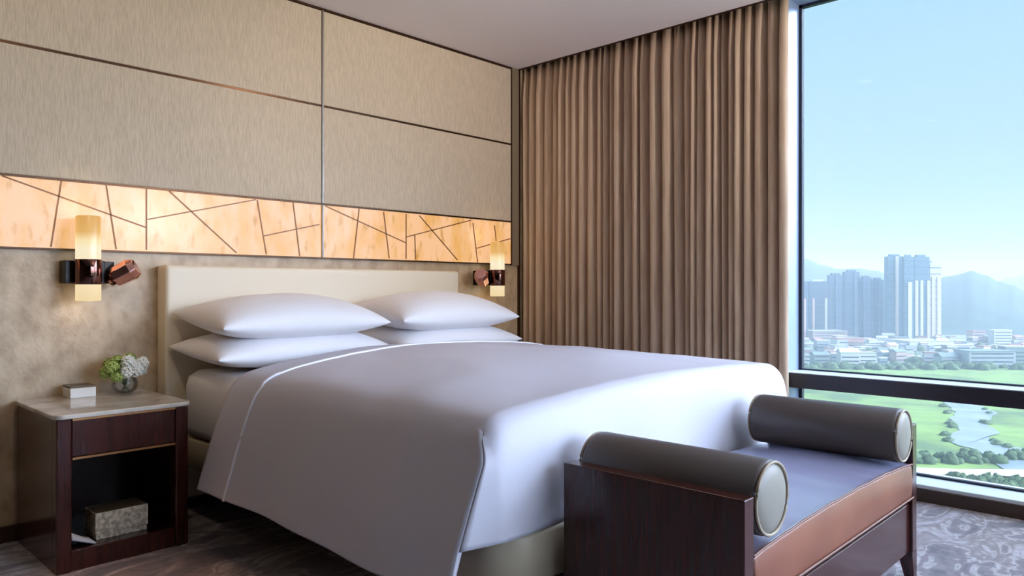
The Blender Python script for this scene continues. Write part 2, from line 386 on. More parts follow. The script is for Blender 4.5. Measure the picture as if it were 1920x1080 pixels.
# ---------------------------------------------------------------- nightstand
NX0, NX1, NY, NT = .835, 1.336, 3.20, .595
ns = empty('nightstand', ((NX0+NX1)/2, 3.48, 0), 'dark red wooden nightstand with pale marble top and one drawer, left of the bed', 'nightstand')
def rrect(x0, x1, y0, y1, r, n=6):
    P = []
    for (cx, cy, a0) in ((x1-r, y0+r, -90), (x1-r, y1-r, 0), (x0+r, y1-r, 90), (x0+r, y0+r, 180)):
        for k in range(n+1):
            a = math.radians(a0+90*k/n); P.append((cx+r*math.cos(a), cy+r*math.sin(a)))
    return P
MB().prism(rrect(NX0-.012, NX1+.012, NY-.015, YW-.004, .04), NT, NT+.018).build('marble_top', M['marble'], ns, bevel=.004)
MB().box(NX0, NX0+.02, NY+.055, YW-.01, 0, NT).build('side_panel', M['wood'], ns, bevel=.002)
MB().box(NX1-.02, NX1, NY+.055, YW-.01, 0, NT).build('side_panel', M['wood'], ns, bevel=.002)
for x0 in (NX0, NX1-.054):
    MB().box(x0, x0+.054, NY, NY+.058, 0, NT).build('post', M['wood'], ns, bevel=.006)
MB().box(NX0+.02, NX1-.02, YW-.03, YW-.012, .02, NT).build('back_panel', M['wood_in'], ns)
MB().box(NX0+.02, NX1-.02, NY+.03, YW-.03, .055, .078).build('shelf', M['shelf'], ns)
MB().box(NX0+.054, NX1-.054, NY+.008, NY+.03, .0, .08).build('bottom_rail', M['wood'], ns, bevel=.002)
d = MB().box(NX0+.056, NX1-.056, NY+.006, NY+.30, .445, NT-.008).build('drawer', M['wood'], ns, bevel=.002)
MB().box(NX0+.056, NX1-.056, NY-.001, NY+.02, .434, .443).build('brass_strip', M['brass'], d)
MB().box(NX0+.056, NX1-.056, NY-.001, NY+.02, NT-.010, NT-.002).build('brass_strip', M['brass'], d)

# box on the shelf
b = empty('tissue_box', (1.096, 3.34, .078), 'silvery embossed rectangular box on the bottom shelf of the nightstand', 'box')
MB().box(.994, 1.198, 3.275, 3.41, .100, .186).build('box_lid', M['boxfront'], b, bevel=.003)
MB().box(.998, 1.194, 3.279, 3.406, .078, .099).build('box_base', M['boxfront'], b, bevel=.002)
MB().box(.999, 1.193, 3.280, 3.405, .186, .1885).build('top_face', M['olive'], b)
# small pale curved shape at the shelf corner
rows = []
for i in range(9):
    row = []
    for j in range(9):
        u, v = i/8, j/8
        row.append((.90+.085*u, 3.235+.10*v, .080+.055*(1-u)*(.6+.4*math.sin(v*6)) + .004*noise.noise(Vector((u*4, v*4, 1)))))
    rows.append(row)
o = MB().grid(rows).build('pale_shape', M['cloth'], loc=(.93, 3.29, .08), solid=.006); tag(o, 'small bluish white shape in the left corner of the nightstand shelf', 'cloth')

# small white box on top
b = empty('bedside_box', (1.055, 3.69, .613), 'small white box with a dark lid edge on the nightstand, beside the flowers', 'box')
MB().box(1.004, 1.108, 3.640, 3.752, .613, .657).build('box_body', M['white'], b, bevel=.003)
MB().box(1.004, 1.108, 3.648, 3.752, .658, .666).build('box_lid', M['olive'], b, bevel=.002)

# flowers
VX, VY, VZ = 1.225, 3.63, .613
fv = empty('flower_vase', (VX, VY, VZ), 'round glass vase of white and green flowers on the nightstand', 'vase of flowers')
MB().lathe([(.001,.002),(.030,.003),(.050,.02),(.056,.045),(.050,.068),(.042,.082),(.044,.088),(.041,.088),(.039,.082),(.047,.066),(.052,.045),(.046,.022),(.028,.008),(.001,.007)], VX, VY, 32, cz=VZ, cap=False).build('glass_bowl', M['vaseglass'], fv)
st = MB()
for k in range(9):
    a = k*2.4; st.tube([(VX+.02*math.cos(a), VY+.02*math.sin(a), VZ+.012), (VX-.01*math.cos(a), VY-.01*math.sin(a), VZ+.05), (VX+.05*math.cos(a+1), VY+.04*math.sin(a+1), VZ+.12)], .002, 6)
st.build('stems', M['stem'], fv)
def blossom(c, r, m, name='blossom'):
    b = MB(); rnd = random.Random(int(c[0]*1e5))
    n = 46
    for k in range(n):
        z = 1-2*(k+.5)/n; a = k*2.39996; q = math.sqrt(1-z*z)
        dv = Vector((q*math.cos(a), q*math.sin(a), z)); p = Vector(c)+dv*r*(.85+.2*rnd.random())
        u = dv.cross(Vector((0, .2, 1))).normalized(); w = dv.cross(u); s = r*.38
        for j in range(4):
            an = j*PI/2+rnd.random()*.5; e = u*math.cos(an)+w*math.sin(an); f = u*math.cos(an+PI/2)+w*math.sin(an+PI/2)
            b.add([p-dv*.002, p+e*s*.6+f*s*.4+dv*.002, p+e*s*1.0+dv*.001, p+e*s*.6-f*s*.4+dv*.002], [(0,1,2,3)], True)
    b.build(name, m, fv)
for (dx, dy, dz, r, g) in ((-.062,-.02,.128,.030,1),(-.045,-.035,.088,.026,1),(-.028,.01,.152,.026,1),(.004,-.03,.150,.030,0),(.034,-.04,.112,.032,0),(.066,-.02,.138,.030,0),
                        (.072,.01,.108,.028,0),(-.010,-.05,.104,.026,0),(-.074,.02,.100,.026,1),(.03,.03,.155,.028,1),(.0,.05,.13,.03,0),(-.05,.05,.135,.026,1)):
    blossom((VX+dx, VY+dy, VZ+dz), r, M['petal_g'] if g else M['petal_w'])
rnd = random.Random(3)
for k in range(16):
    a = rnd.random()*2*PI; el = rnd.uniform(-.2, 1.0); c = Vector((VX, VY, VZ+.115)); dv = Vector((math.cos(a)*math.cos(el), math.sin(a)*math.cos(el)*.7, math.sin(el)*.7))
    p0 = c+dv*.045; p1 = c+dv*.098; u = dv.cross(Vector((0, 0, 1))).normalized()*.014; mid = (p0+p1)/2+Vector((0, 0, .006))
    MB().add([p0, mid+u, p1-Vector((0, 0, .008)), mid-u, mid+Vector((0, 0, .003))], [(0,1,4),(1,2,4),(2,3,4),(3,0,4)], True).build('leaf', M['leaf'], fv)

# ---------------------------------------------------------------- bed
BX0, BX1, BY0, BY1 = 1.47, 3.40, 1.455, 3.665
bed = empty('bed', ((BX0+BX1)/2, 2.5, 0), 'king bed with cream upholstered headboard and cream base, made up in white', 'bed')
def rbox(mb, x0, x1, y0, y1, r, zs, n=10):
    """vertical walled box with rounded plan corners; zs: list of (inset, z)"""
    rows = []
    for ins, z in zs:
        P = rrect(x0+ins, x1-ins, y0+ins, y1-ins, max(r-ins, .01), n); rows.append([(x, y, z) for x, y in P]+[(P[0][0], P[0][1], z)])
    mb.grid(rows)
    mb.add([p for p in rows[-1][:-1]], [tuple(range(len(rows[-1])-1))]); mb.add([p for p in rows[0][:-1]], [tuple(reversed(range(len(rows[0])-1)))])
    return mb
rbox(MB(), BX0+.005, BX1-.01, BY0-.03, BY1, .13, [(.03, .232), (.008, .238), (.0, .25), (0, .375), (.008, .388), (.03, .395)]).build('bed_base', M['creambase'], bed)
rbox(MB(), BX0+.28, BX1-.28, BY0+.28, BY1-.03, .10, [(0, 0), (0, .236)]).build('plinth', M['plinth'], bed)
rbox(MB(), BX0+.002, BX1-.002, BY0+.015, BY1, .14, [(.03, .392), (.004, .41), (0, .44), (0, .63), (.012, .675), (.05, .70), (.12, .705)]).build('mattress', M['linen'], bed)
hb = MB().box(1.425, 3.335, 3.672, YW+.010, .06, 1.212).build('headboard', M['cream'], bed, bevel=.018, segs=4)

# duvet surface
prof = [(1.322,.262),(1.345,.34),(1.375,.44),(1.408,.54),(1.438,.62),(1.470,.680),(1.52,.722),(1.60,.745),(1.74,.765),(1.95,.785),(2.2,.798),(2.43,.802),(2.7,.798),(2.95,.785),(3.15,.770),(3.28,.756),(3.36,.740),(3.395,.69),(3.405,.60),(3.415,.48),(3.42,.38),(3.43,.30)]
def cr(P, t):
    n = len(P)-1; i = min(int(t*n), n-1); f = t*n-i
    a, b, c, d = P[max(i-1, 0)], P[i], P[i+1], P[min(i+2, n)]
    return tuple(.5*((2*b[k])+(-a[k]+c[k])*f+(2*a[k]-5*b[k]+4*c[k]-d[k])*f*f+(-a[k]+3*b[k]-3*c[k]+d[k])*f**3) for k in (0, 1))
NI = 126
PR = [cr(prof, i/NI) for i in range(NI+1)]
I0 = int(NI*5/21); I1 = int(NI*17/21)         # the columns that carry on down over the foot
def sst(a, b, x):
    t = min(max((x-a)/(b-a), 0), 1); return t*t*(3-2*t)
def duvet_pt(i, y):
    x, z = PR[i]; top = sst(.60, .74, z)
    z2 = z
    ed = sst(1.50, 2.0, y)
    z2 = z-(1-ed)*.030*top*sst(.70, .80, z)/1.0
    z2 += top*(.010*noise.noise(Vector((x*2.2, y*2.2, 0)))+.004*noise.noise(Vector((x*7, y*5, 3))))
    # gentle folds in the hanging side
    hang = 1-top
    x2 = x
    if x < 2:
        s = hang*sst(.72, .3, z) if False else hang
        x2 = x+s*(.010*math.sin(y*5.2+.6)+.004*math.sin(y*13))*sst(.70, .30, z)
    if x < 2: x2 -= .032*sst(.66, .30, z)*(1-sst(1.5, 2.3, y))
    return Vector((x2, y, z2))
def ymin(i):
    z = PR[i][1]
    if i <= I0: return 1.474+.045*sst(.60, .70, z)
    return 1.527
HEADY = 3.06
NJ = 90
rows = []
for j in range(NJ+1):
    row = []
    for i in range(NI+1):
        y0 = ymin(i); row.append(duvet_pt(i, y0+(HEADY-y0)*(j/NJ)**1.0))
    rows.append(row)
db = MB().grid(rows)
foot = [(1.527, 0), (1.505, -.010), (1.486, -.030), (1.472, -.062), (1.462, -.11), (1.455, -.18), (1.448, -.26), (1.442, -.33)]
frs = []
for k in range(4*(len(foot)-1)+1):
    y, dz = cr(foot, k/(4*(len(foot)-1)))
    row = []
    for i in range(I0, I1+1):
        p = duvet_pt(i, 1.527); kk = k/(4*(len(foot)-1))
        zz = p.z+dz*(p.z-.393)/.33
        # the far part of the hem is tucked up in a soft crease
        yy = y - .006*math.sin(p.x*9)*kk - .010*kk*noise.noise(Vector((p.x*3, kk*2, 5)))
        xl = p.x     # wraps round the near corner
        row.append((xl, yy, zz))
    c0 = row[0]; ex = []
    ii = min(range(I0+1), key=lambda q: abs(PR[q][1]-c0[2])); e = duvet_pt(ii, ymin(ii))
    for c in range(1, 7):
        f = c/6; ex.append((c0[0]+(e.x-.002-c0[0])*f, c0[1]+(e.y+.001-c0[1])*f, c0[2]+(min(c0[2], e.z)-c0[2])*f))
    frs.append(ex[::-1]+row)
db.grid(frs, flip=True)
duv = db.build('duvet', M['duvet'], loc=(2.4, 2.3, .4), solid=.016)
import bmesh
bm = bmesh.new(); bm.from_mesh(duv.data); bmesh.ops.remove_doubles(bm, verts=bm.verts, dist=.0008); bmesh.ops.recalc_face_normals(bm, faces=bm.faces); bm.to_mesh(duv.data); bm.free()
duv.data.set_sharp_from_angle(angle=math.radians(38))
tag(duv, 'smooth white duvet spread over the bed, hanging down its near side', 'duvet')
sp = [duvet_pt(i, 2.82+.12*sst(1.5, 2.3, PR[i][0]))+Vector((0, 0, .010 if PR[i][1] > .7 else 0))+Vector((-.010 if (PR[i][1] < .735 and PR[i][0] < 2) else 0, 0, 0)) for i in range(NI+1)]
MB().tube(sp, .006, 8).build('piping', M['pipe'], duv)

def pillow(cx, cy, cz, a, b, T, rx, rz, label, seed):
    rows_t, rows_b = [], []; n, m = 40, 26
    for i in range(n+1):
        rt, rb = [], []
        for j in range(m+1):
            u, v = math.sin((i/n*2-1)*PI/2), math.sin((j/m*2-1)*PI/2)
            x = a*u*(1-.045*(1-v*v)); y = b*v*(1-.07*(1-u*u))
            h = T*((1-u**2)**.5*(1-v**2)**.55)**.82
            w = .006*noise.noise(Vector((u*3+seed, v*3, 0)))*(1-u*u)*(1-v*v)
            rt.append(Vector((x, y, h+w))); rb.append(Vector((x, y, -h*.8+w)))
        rows_t.append(rt); rows_b.append(rb)
    mb = MB().grid(rows_t, flip=True).grid(rows_b)
    o = mb.build('pillow', M['linen'])
    bm = bmesh.new(); bm.from_mesh(o.data); bmesh.ops.remove_doubles(bm, verts=bm.verts, dist=.0006); bmesh.ops.recalc_face_normals(bm, faces=bm.faces); bm.to_mesh(o.data); bm.free()
    o.location = (cx, cy, cz); o.rotation_euler = (rx, 0, rz)
    return tag(o, label, 'pillow', 'white pillows at the headboard')
pillow(1.905, 3.385, .800, .475, .27, .108, .06, 0, 'white pillow at the bottom of the stack nearest the nightstand', 1)
pillow(1.895, 3.375, .948, .448, .27, .122, .10, .0, 'white pillow on top of the stack nearest the nightstand', 5)
pillow(2.895, 3.385, .800, .465, .27, .108, .06, 0, 'white pillow at the bottom of the stack nearest the curtain', 9)
pillow(2.875, 3.375, .950, .448, .27, .130, .10, 0, 'white pillow on top of the stack nearest the curtain', 13)

# ---------------------------------------------------------------- bench
X0, X1, Y0, Y1 = 1.67, 3.08, .82, 1.385
bn = empty('bench', ((X0+X1)/2, 1.1, 0), 'dark wooden bench with brown leather seat at the foot of the bed', 'bench')
for (a, b_) in ((X0, X0+.05), (X1-.05, X1)):
    MB().box(a, b_, Y0, Y1, .11, .588).build('end_panel', M['wood'], bn, bevel=.003)
MB().box(X0+.05, X1-.05, Y0+.012, Y1-.012, .11, .292).build('apron', M['wood'], bn, bevel=.003)
MB().box(X0+.05, X1-.05, Y0+.022, Y1-.022, .290, .312).build('shadow_gap', M['seatdark'], bn)
for (lx, ly, sx_, sy_) in ((X0, Y0, 1, 1), (X1, Y0, -1, 1), (X0, Y1, 1, -1), (X1, Y1, -1, -1)):
    t_, f_ = .055, .032
    q = lambda s, k: [(lx, ly), (lx+sx_*s, ly), (lx+sx_*s, ly+sy_*s), (lx, ly+sy_*s)]
    vs = [(x, y, .112) for x, y in q(t_, 0)]+[(x, y, 0) for x, y in q(f_, 0)]
    MB().add(vs, [(0,1,2,3),(7,6,5,4),(0,4,5,1),(1,5,6,2),(2,6,7,3),(3,7,4,0)]).build('leg', M['wood'], bn)
# cushion with a crowned, slightly sagging top
rows = []
a0, a1, b0, b1 = X0+.052, X1-.052, Y0+.002, Y1-.002
def seat_z(u, v):
    base = .440+.024*math.sin(PI*min(max(u, 0), 1))**.7
    edge = (1-abs(2*v-1)**6)
    return base+.016*edge*math.sin(PI*v)
nu, nv = 60, 24
top = [[(a0+(a1-a0)*i/nu, b0+(b1-b0)*j/nv, seat_z(i/nu, j/nv)+.003*noise.noise(Vector((i*.25, j*.1, 2)))) for j in range(nv+1)] for i in range(nu+1)]
mb = MB().grid(top, flip=True)
ring = [top[i][0] for i in range(nu+1)]+[top[nu][j] for j in range(1, nv+1)]+[top[i][nv] for i in range(nu-1, -1, -1)]+[top[0][j] for j in range(nv-1, 0, -1)]
low = [(x, y, .313) for x, y, z in ring]; n = len(ring)
mid = [((x-(a0+a1)/2)*1.0+(a0+a1)/2, y-.006 if y < b0+.001 else y, (z+.313)/2) for x, y, z in ring]
rws = [ring+[ring[0]], mid+[mid[0]], low+[low[0]]]
mb.grid(rws); mb.add(low, [tuple(range(n))])
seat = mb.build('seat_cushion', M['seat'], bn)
bm = bmesh.new(); bm.from_mesh(seat.data); bmesh.ops.remove_doubles(bm, verts=bm.verts, dist=.0006); bmesh.ops.recalc_face_normals(bm, faces=bm.faces); bm.to_mesh(seat.data); bm.free()
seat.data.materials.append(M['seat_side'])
for p in seat.data.polygons: p.material_index = 0 if p.normal.z > .6 else 1  # glare-tinted leather on the top faces, plain leather on the sides
bv = seat.modifiers.new('bevel', 'BEVEL'); bv.width = .01; bv.segments = 3; bv.angle_limit = math.radians(50)
MB().tube([top[i][0] for i in range(nu+1)], .0035, 8).build('piping', M['piping'], seat)
MB().tube([(a0, Y0-.002, .318), (a1, Y0-.002, .318)], .0035, 8).build('piping', M['piping'], seat)

def bolster(cx, cz, label):
    r = .098; L0, L1 = Y0+.0, Y1-.01
    e_ = empty('bolster', (cx, (L0+L1)/2, cz-r), label, 'bolster cushion', 'leather bolsters on the bench')
    MB().lathe([(r-.012, L0+.004), (r-.003, L0+.008), (r, L0+.018), (r, L1-.018), (r-.003, L1-.008), (r-.012, L1-.004)], cx, 0, 48, 'y', cz).build('bolster_body', M['bolster'], e_)
    for (yy, s) in ((L0, -1), (L1, 1)):
        MB().lathe([(.001, yy+s*.010), (.03, yy+s*.009), (.06, yy+s*.006), (r-.012, yy-s*.002), (r-.008, yy-s*.008)], cx, 0, 48, 'y', cz, cap=False).build('end_cap', M['bolster_end'], e_)
        MB().tube([(cx+(r-.006)*math.cos(k*PI/24), yy-s*.001, cz+(r-.006)*math.sin(k*PI/24)) for k in range(48)], .0045, 8, closed=True).build('piping', M['bolster_pipe'], e_)
bolster(1.824, .562, 'charcoal leather bolster cushion at the near end of the bench')
bolster(2.925, .562, 'charcoal leather bolster cushion at the far end of the bench, by the window')

# ---------------------------------------------------------------- curtain
cv = empty('curtain', (4.11, 2.75, 0), 'floor length pleated taupe curtain drawn beside the window', 'curtain')
ya, yb = 3.765, 1.775
NF = 31; pts = []
rnd = random.Random(11)
ph = []; y = 0
ws = [rnd.uniform(.6, 1.5) for _ in range(NF)]; tot = sum(ws)
am = [rnd.uniform(.6, 1.1) for _ in range(NF+1)]
S = 14
rows = []
NZ = 22
for r_ in range(NZ+1):
    zf = r_/NZ; z = .015+(ZC+.03-.015)*zf
    row = []; acc = 0
    for f in range(NF):
        for s in range(S):
            t = s/S; yy = acc+ws[f]*(t+.135*math.sin(2*PI*t))
            sway = .006*noise.noise(Vector((f*1.7, zf*1.5, 0)))
            yn = ya+(yb-ya)*yy/tot+sway
            A = .060*(am[f]*(1-t)+am[f+1]*t)*(1-.35*sst(.90, 1.0, zf))
            w_ = math.cos(2*PI*t); w_ = math.copysign(abs(w_)**.75, w_)
            # folds lean over a little, as heavy cloth does
            yn += .012*math.sin(2*PI*t+f)*noise.noise(Vector((f*3.1, zf*1.2, 2)))
            xx = 4.120-A*w_+.006*noise.noise(Vector((f*.9, zf*2.0, 7)))
            row.append((xx, yn, z))
        acc += ws[f]
    # straight hem edge at the window side
    row.append((4.072, yb-.012, z)); row.append((4.09, yb-.03, z))
    rows.append(row)
MB().grid(rows).build('pleated_cloth', M['curtain'], cv, solid=.004)
MB().box(4.09, 4.13, yb-.06, YW-.01, ZC+.06, ZC+.085).build('curtain_track', M['blackmetal'], cv)

# ---------------------------------------------------------------- ceiling downlights out of view, added to light the room
def downlight(x, y, energy, tgt=None, size=75, label='', col=(1, .80, .58)):
    r = empty('unseen_downlight', (x, y, ZC), label, 'ceiling light', 'unseen recessed ceiling lights')
    MB().lathe([(.05, -.004), (.062, -.004), (.064, 0), (.048, 0)], x, y, 32, cz=ZC, cap=False).build('trim_ring', M['steel'], r)
    MB().lathe([(.001, -.001), (.047, -.001)], x, y, 32, cz=ZC, cap=False).build('lamp_face', mat('lamp_glow', (1,.9,.7,1), .5, emit=(1,.85,.62,1), estr=6), r)
    L = bpy.data.lights.new('spot', 'SPOT'); L.energy = energy; L.color = col; L.spot_size = math.radians(size); L.spot_blend = .8; L.shadow_soft_size = .05
    s = bpy.data.objects.new('spot', L); COL.objects.link(s); s.location = (x, y, ZC-.02)
    if tgt: s.rotation_euler = (Vector(tgt)-Vector((x, y, ZC-.02))).to_track_quat('-Z', 'Y').to_euler()
downlight(.80, 2.60, 110, (.86, 2.80, 0), 24, 'unseen recessed ceiling light over the gap between nightstand and bed', (1, .52, .26))
downlight(2.7, 2.0, 48, (2.9, 3.75, 2.1), 95, 'recessed ceiling light, unseen, added to brighten the panels over the bed')
downlight(.8, 2.0, 36, (.9, 3.75, 1.9), 95, 'recessed ceiling light, unseen, added to brighten the wall over the nightstand')
downlight(-1.2, -1.5, 30, None, 120, 'recessed ceiling light, unseen, added in the rear of the room')

# torchiere added outside the view to brighten the ceiling
fl = empty('added_floor_lamp', (3.3, -1.3, 0), 'slim bronze uplighter floor lamp, unseen, added by the front windows to brighten the ceiling', 'floor lamp')
MB().lathe([(.001, 0), (.15, 0), (.15, .012), (.02, .025), (.012, .03)], 3.3, -1.3, 32, cap=False).build('lamp_base', M['bronze'], fl)
MB().tube([(3.3, -1.3, .02), (3.3, -1.3, 1.72)], .011, 12).build('pole', M['bronze'], fl)
MB().lathe([(.02, 1.70), (.08, 1.73), (.15, 1.80), (.152, 1.805), (.146, 1.80), (.078, 1.738), (.02, 1.712)], 3.3, -1.3, 32, cap=False).build('lamp_shade', M['bronze'], fl)
L = bpy.data.lights.new('uplight', 'SPOT'); L.energy = 290; L.color = (1, .88, .80); L.spot_size = math.radians(120); L.spot_blend = .9; L.shadow_soft_size = .06
s = bpy.data.objects.new('uplight', L); COL.objects.link(s); s.location = (3.3, -1.3, 1.83); s.rotation_euler = Vector((-.25, 1.6, 1.0)).to_track_quat('-Z', 'Y').to_euler()

# ---------------------------------------------------------------- outside
GZ = CH-100.0
def outmat():
    m = mat('fields', c8(120,148,70), .95); t = m.node_tree; p = t.nodes['Principled BSDF']; g = N(t, 'ShaderNodeTexCoord')
    n = N(t, 'ShaderNodeTexNoise'); n.inputs['Scale'].default_value = .012; n.inputs['Detail'].default_value = 8; n.inputs['Roughness'].default_value = .6
    t.links.new(g.outputs['Object'], n.inputs[0])
    r = N(t, 'ShaderNodeValToRGB'); E = r.color_ramp.elements; E[0].position = .34; E[0].color = c8(84,108,56); E[1].position = .68; E[1].color = c8(146,150,100)
    for ps, cl in ((.44, c8(112,136,62)), (.52, c8(128,154,70)), (.6, c8(110,136,62))):
        x = E.new(ps); x.color = cl
    t.links.new(n.outputs['Fac'], r.inputs[0]); t.links.new(r.outputs[0], p.inputs['Base Color']); return m
M['field'] = outmat()
M['townland'] = mat('town_ground', c8(150,148,140), .95, noise_col=c8(92,110,84), nscale=.02, ndetail=8, nlo=.42, nhi=.6)
M['hill'] = mat('wooded_hill', c8(62,84,64), .95, noise_col=c8(40,62,52), nscale=.012, ndetail=8, bump=1, bscale=.05)
M['water'] = mat('river_water', c8(150,158,160), .25, noise_col=c8(128,140,146), nscale=.05, spec=.5)
M['road'] = mat('pale_road', c8(206,196,172), .9, noise_col=c8(186,176,150), nscale=.1)
M['bush'] = mat('dark_bush', c8(66,88,52), .95, noise_col=c8(92,112,70), nscale=.4)
def gp_(px, py): return at(px, 100.0*FPX/(py-540.5), GZ)
def flat(pts, dz, name, m):
    vs = [(p.x, p.y, GZ+dz) for p in pts]; return MB().add(vs, [tuple(range(len(vs)))]).build(name, m)
o = MB().box(60, 9000, -6000, 9000, GZ-5, GZ).build('ground', M['field']); struct(o)
o = MB().prism([(p.x, p.y) for p in (at(-1500, 955), at(1000, 955), at(1500, 950), at(1700, 940), at(2100, 930), at(3600, 950), at(3600, 2600), at(-1500, 2600))], GZ-1, GZ+.4).build('town_ground', M['townland']); struct(o)
left = [(1735,735),(1774,758),(1790,776),(1788,790),(1797,807),(1780,818),(1786,831),(1806,840),(1827,848),(1850,858),(1868,868),(1880,880),(1905,896),(1960,925)]
right = [(1790,735),(1839,762),(1872,778),(1866,784),(1852,791),(1858,802),(1868,811),(1862,820),(1870,829),(1888,837),(1912,842),(1950,848),(2040,860),(2200,880)]
A = [gp_(*p) for p in left]; B = [gp_(*p) for p in right]
def dens(P, seed):
    out = []
    for i in range(len(P)-1):
        for k in range(8):
            q = P[i].lerp(P[i+1], k/8); w_ = noise.noise(Vector((q.x*.06, q.y*.06, seed)))*4; out.append(q+Vector((w_, -w_, 0)))
    return out+[P[-1]]
A, B = dens(A, 1), dens(B, 2)
o = MB().grid([[(p.x, p.y, GZ+.5) for p in A], [(p.x, p.y, GZ+.5) for p in B]], smooth=False).build('river', M['water'], loc=tuple(A[0])); tag(o, 'pale winding river crossing the green fields below the window', 'river')
R0 = [gp_(1640, 872), gp_(1720, 881), gp_(1800, 884), gp_(1880, 884), gp_(1960, 886), gp_(2100, 890)]; R1 = [gp_(1640, 884), gp_(1720, 893), gp_(1800, 896), gp_(1880, 897), gp_(1960, 901), gp_(2100, 908)]
o = MB().grid([[(p.x, p.y, GZ+1.2) for p in R0], [(p.x, p.y, GZ+1.2) for p in R1]], smooth=False).build('road', M['road'], loc=tuple(R0[0])); tag(o, 'pale road between the river meadow and dark trees, below the window', 'road')

def clump(name, c, rx, ry, h, m, label, group, seed, cat='trees'):
    mb = MB(); rnd = random.Random(seed)
    rows = []
    for i in range(9):
        ph_ = PI/2*i/8; row = []
        for k in range(15):
            a = 2*PI*(k % 14)/14; s = 1+.35*noise.noise(Vector((math.cos(a)*2+seed, math.sin(a)*2, i*.6)))
            row.append((c.x+rx*s*math.cos(a)*math.cos(ph_), c.y+ry*s*math.sin(a)*math.cos(ph_), GZ+h*s*math.sin(ph_)))
        rows.append(row)
    o = mb.grid(rows).build(name, m, loc=(c.x, c.y, GZ)); return tag(o, label, cat, group)
rnd = random.Random(5)
k = 0
for i in range(34):
    px = 1700+i*7.2+rnd.uniform(-3, 3); py = 861+rnd.uniform(-5, 9)-(0 if px < 1880 else 6)
    if 1868 < px < 1884 and py < 868: continue
    c = gp_(px, py); s = rnd.uniform(2.4, 4.6)
    clump('bush', c, s, s, s*1.1, M['bush'], 'small dark bush in the row along the near edge of the meadow, below the window', 'bushes along the meadow edge', i, 'bush')
for i in range(30):
    px = 1760+i*8.5+rnd.uniform(-3, 3); py = 905+rnd.uniform(-6, 14)+(px-1820)*.02
    c = gp_(px, py+6); s = rnd.uniform(3, 5)
    clump('tree', c, s, s, s*1.3, M['bush'], 'dark green tree beyond the road, just above the window sill', 'trees beside the pale road', 100+i, 'tree')
for (px, py) in ((1772,762),(1779,775),(1785,795),(1790,801),(1776,816),(1782,827),(1850,769),(1858,776),(1846,793),(1853,795),(1866,828),(1874,834),(1893,839),(1812,845),(1830,850)):
    c = gp_(px-3, py); s = rnd.uniform(2.5, 4); clump('bush', c, s*1.6, s, s*.7, M['bush'], 'dark bush on the river bank', 'bushes on the river bank', px, 'bush')
for i in range(60):
    px = 1500+i*7.4+rnd.uniform(-4, 4); c = gp_(px, 691+rnd.uniform(-2, 3)); s = rnd.uniform(4, 7)
    clump('tree', c, s*1.3, s*1.3, s*1.2, M['bush'], 'hazy dark tree at the edge of the town beyond the fields', 'trees at the town edge', 300+i, 'tree')

# hills
def hill(d0, d1, pxs, label):
    """ridge given as (column, row) pairs in the photograph, at depth d0..d1"""
    rows = []
    P = []
    for i in range(len(pxs)-1):
        for k in range(12):
            f = k/12; f2 = f*f*(3-2*f); P.append((pxs[i][0]+(pxs[i+1][0]-pxs[i][0])*f, pxs[i][1]+(pxs[i+1][1]-pxs[i][1])*f2))
    P.append(pxs[-1])
    K = 14
    for j in range(2*K+1):
        row = []
        for (px, py) in P:
            dd = d0+(d1-d0)*j/(2*K); hh = (540.5-py)/FPX*((d0+d1)/2)+CH-GZ
            f = math.sin(PI*j/(2*K))**1.1
            q = at(px, dd); z = GZ-1+hh*f
            z += f*(1-f)*60*noise.noise(Vector((q.x*.004, q.y*.004, 1)))+f*4*noise.noise(Vector((q.x*.03, q.y*.03, 4)))
            row.append((q.x, q.y, z))
        rows.append(row)
    o = MB().grid(rows).build('hill', M['hill']); o['kind'] = 'structure'; return o
hill(1750, 4250, [(600,545),(900,520),(1200,500),(1380,484),(1480,487),(1510,487),(1545,498),(1575,505),(1610,504),(1645,508),(1680,524),(1750,535),(1850,548)], 'left')
hill(1560, 3440, [(1640,560),(1700,545),(1745,530),(1772,520),(1800,514),(1822,509),(1850,517),(1872,528),(1895,534),(1930,548),(2000,556),(2100,540),(2300,520),(2600,540)], 'right')
hill(4300, 5400, [(1700,545),(1850,535),(1900,520),(1940,512),(2000,505),(2150,510),(2400,530)], 'far')

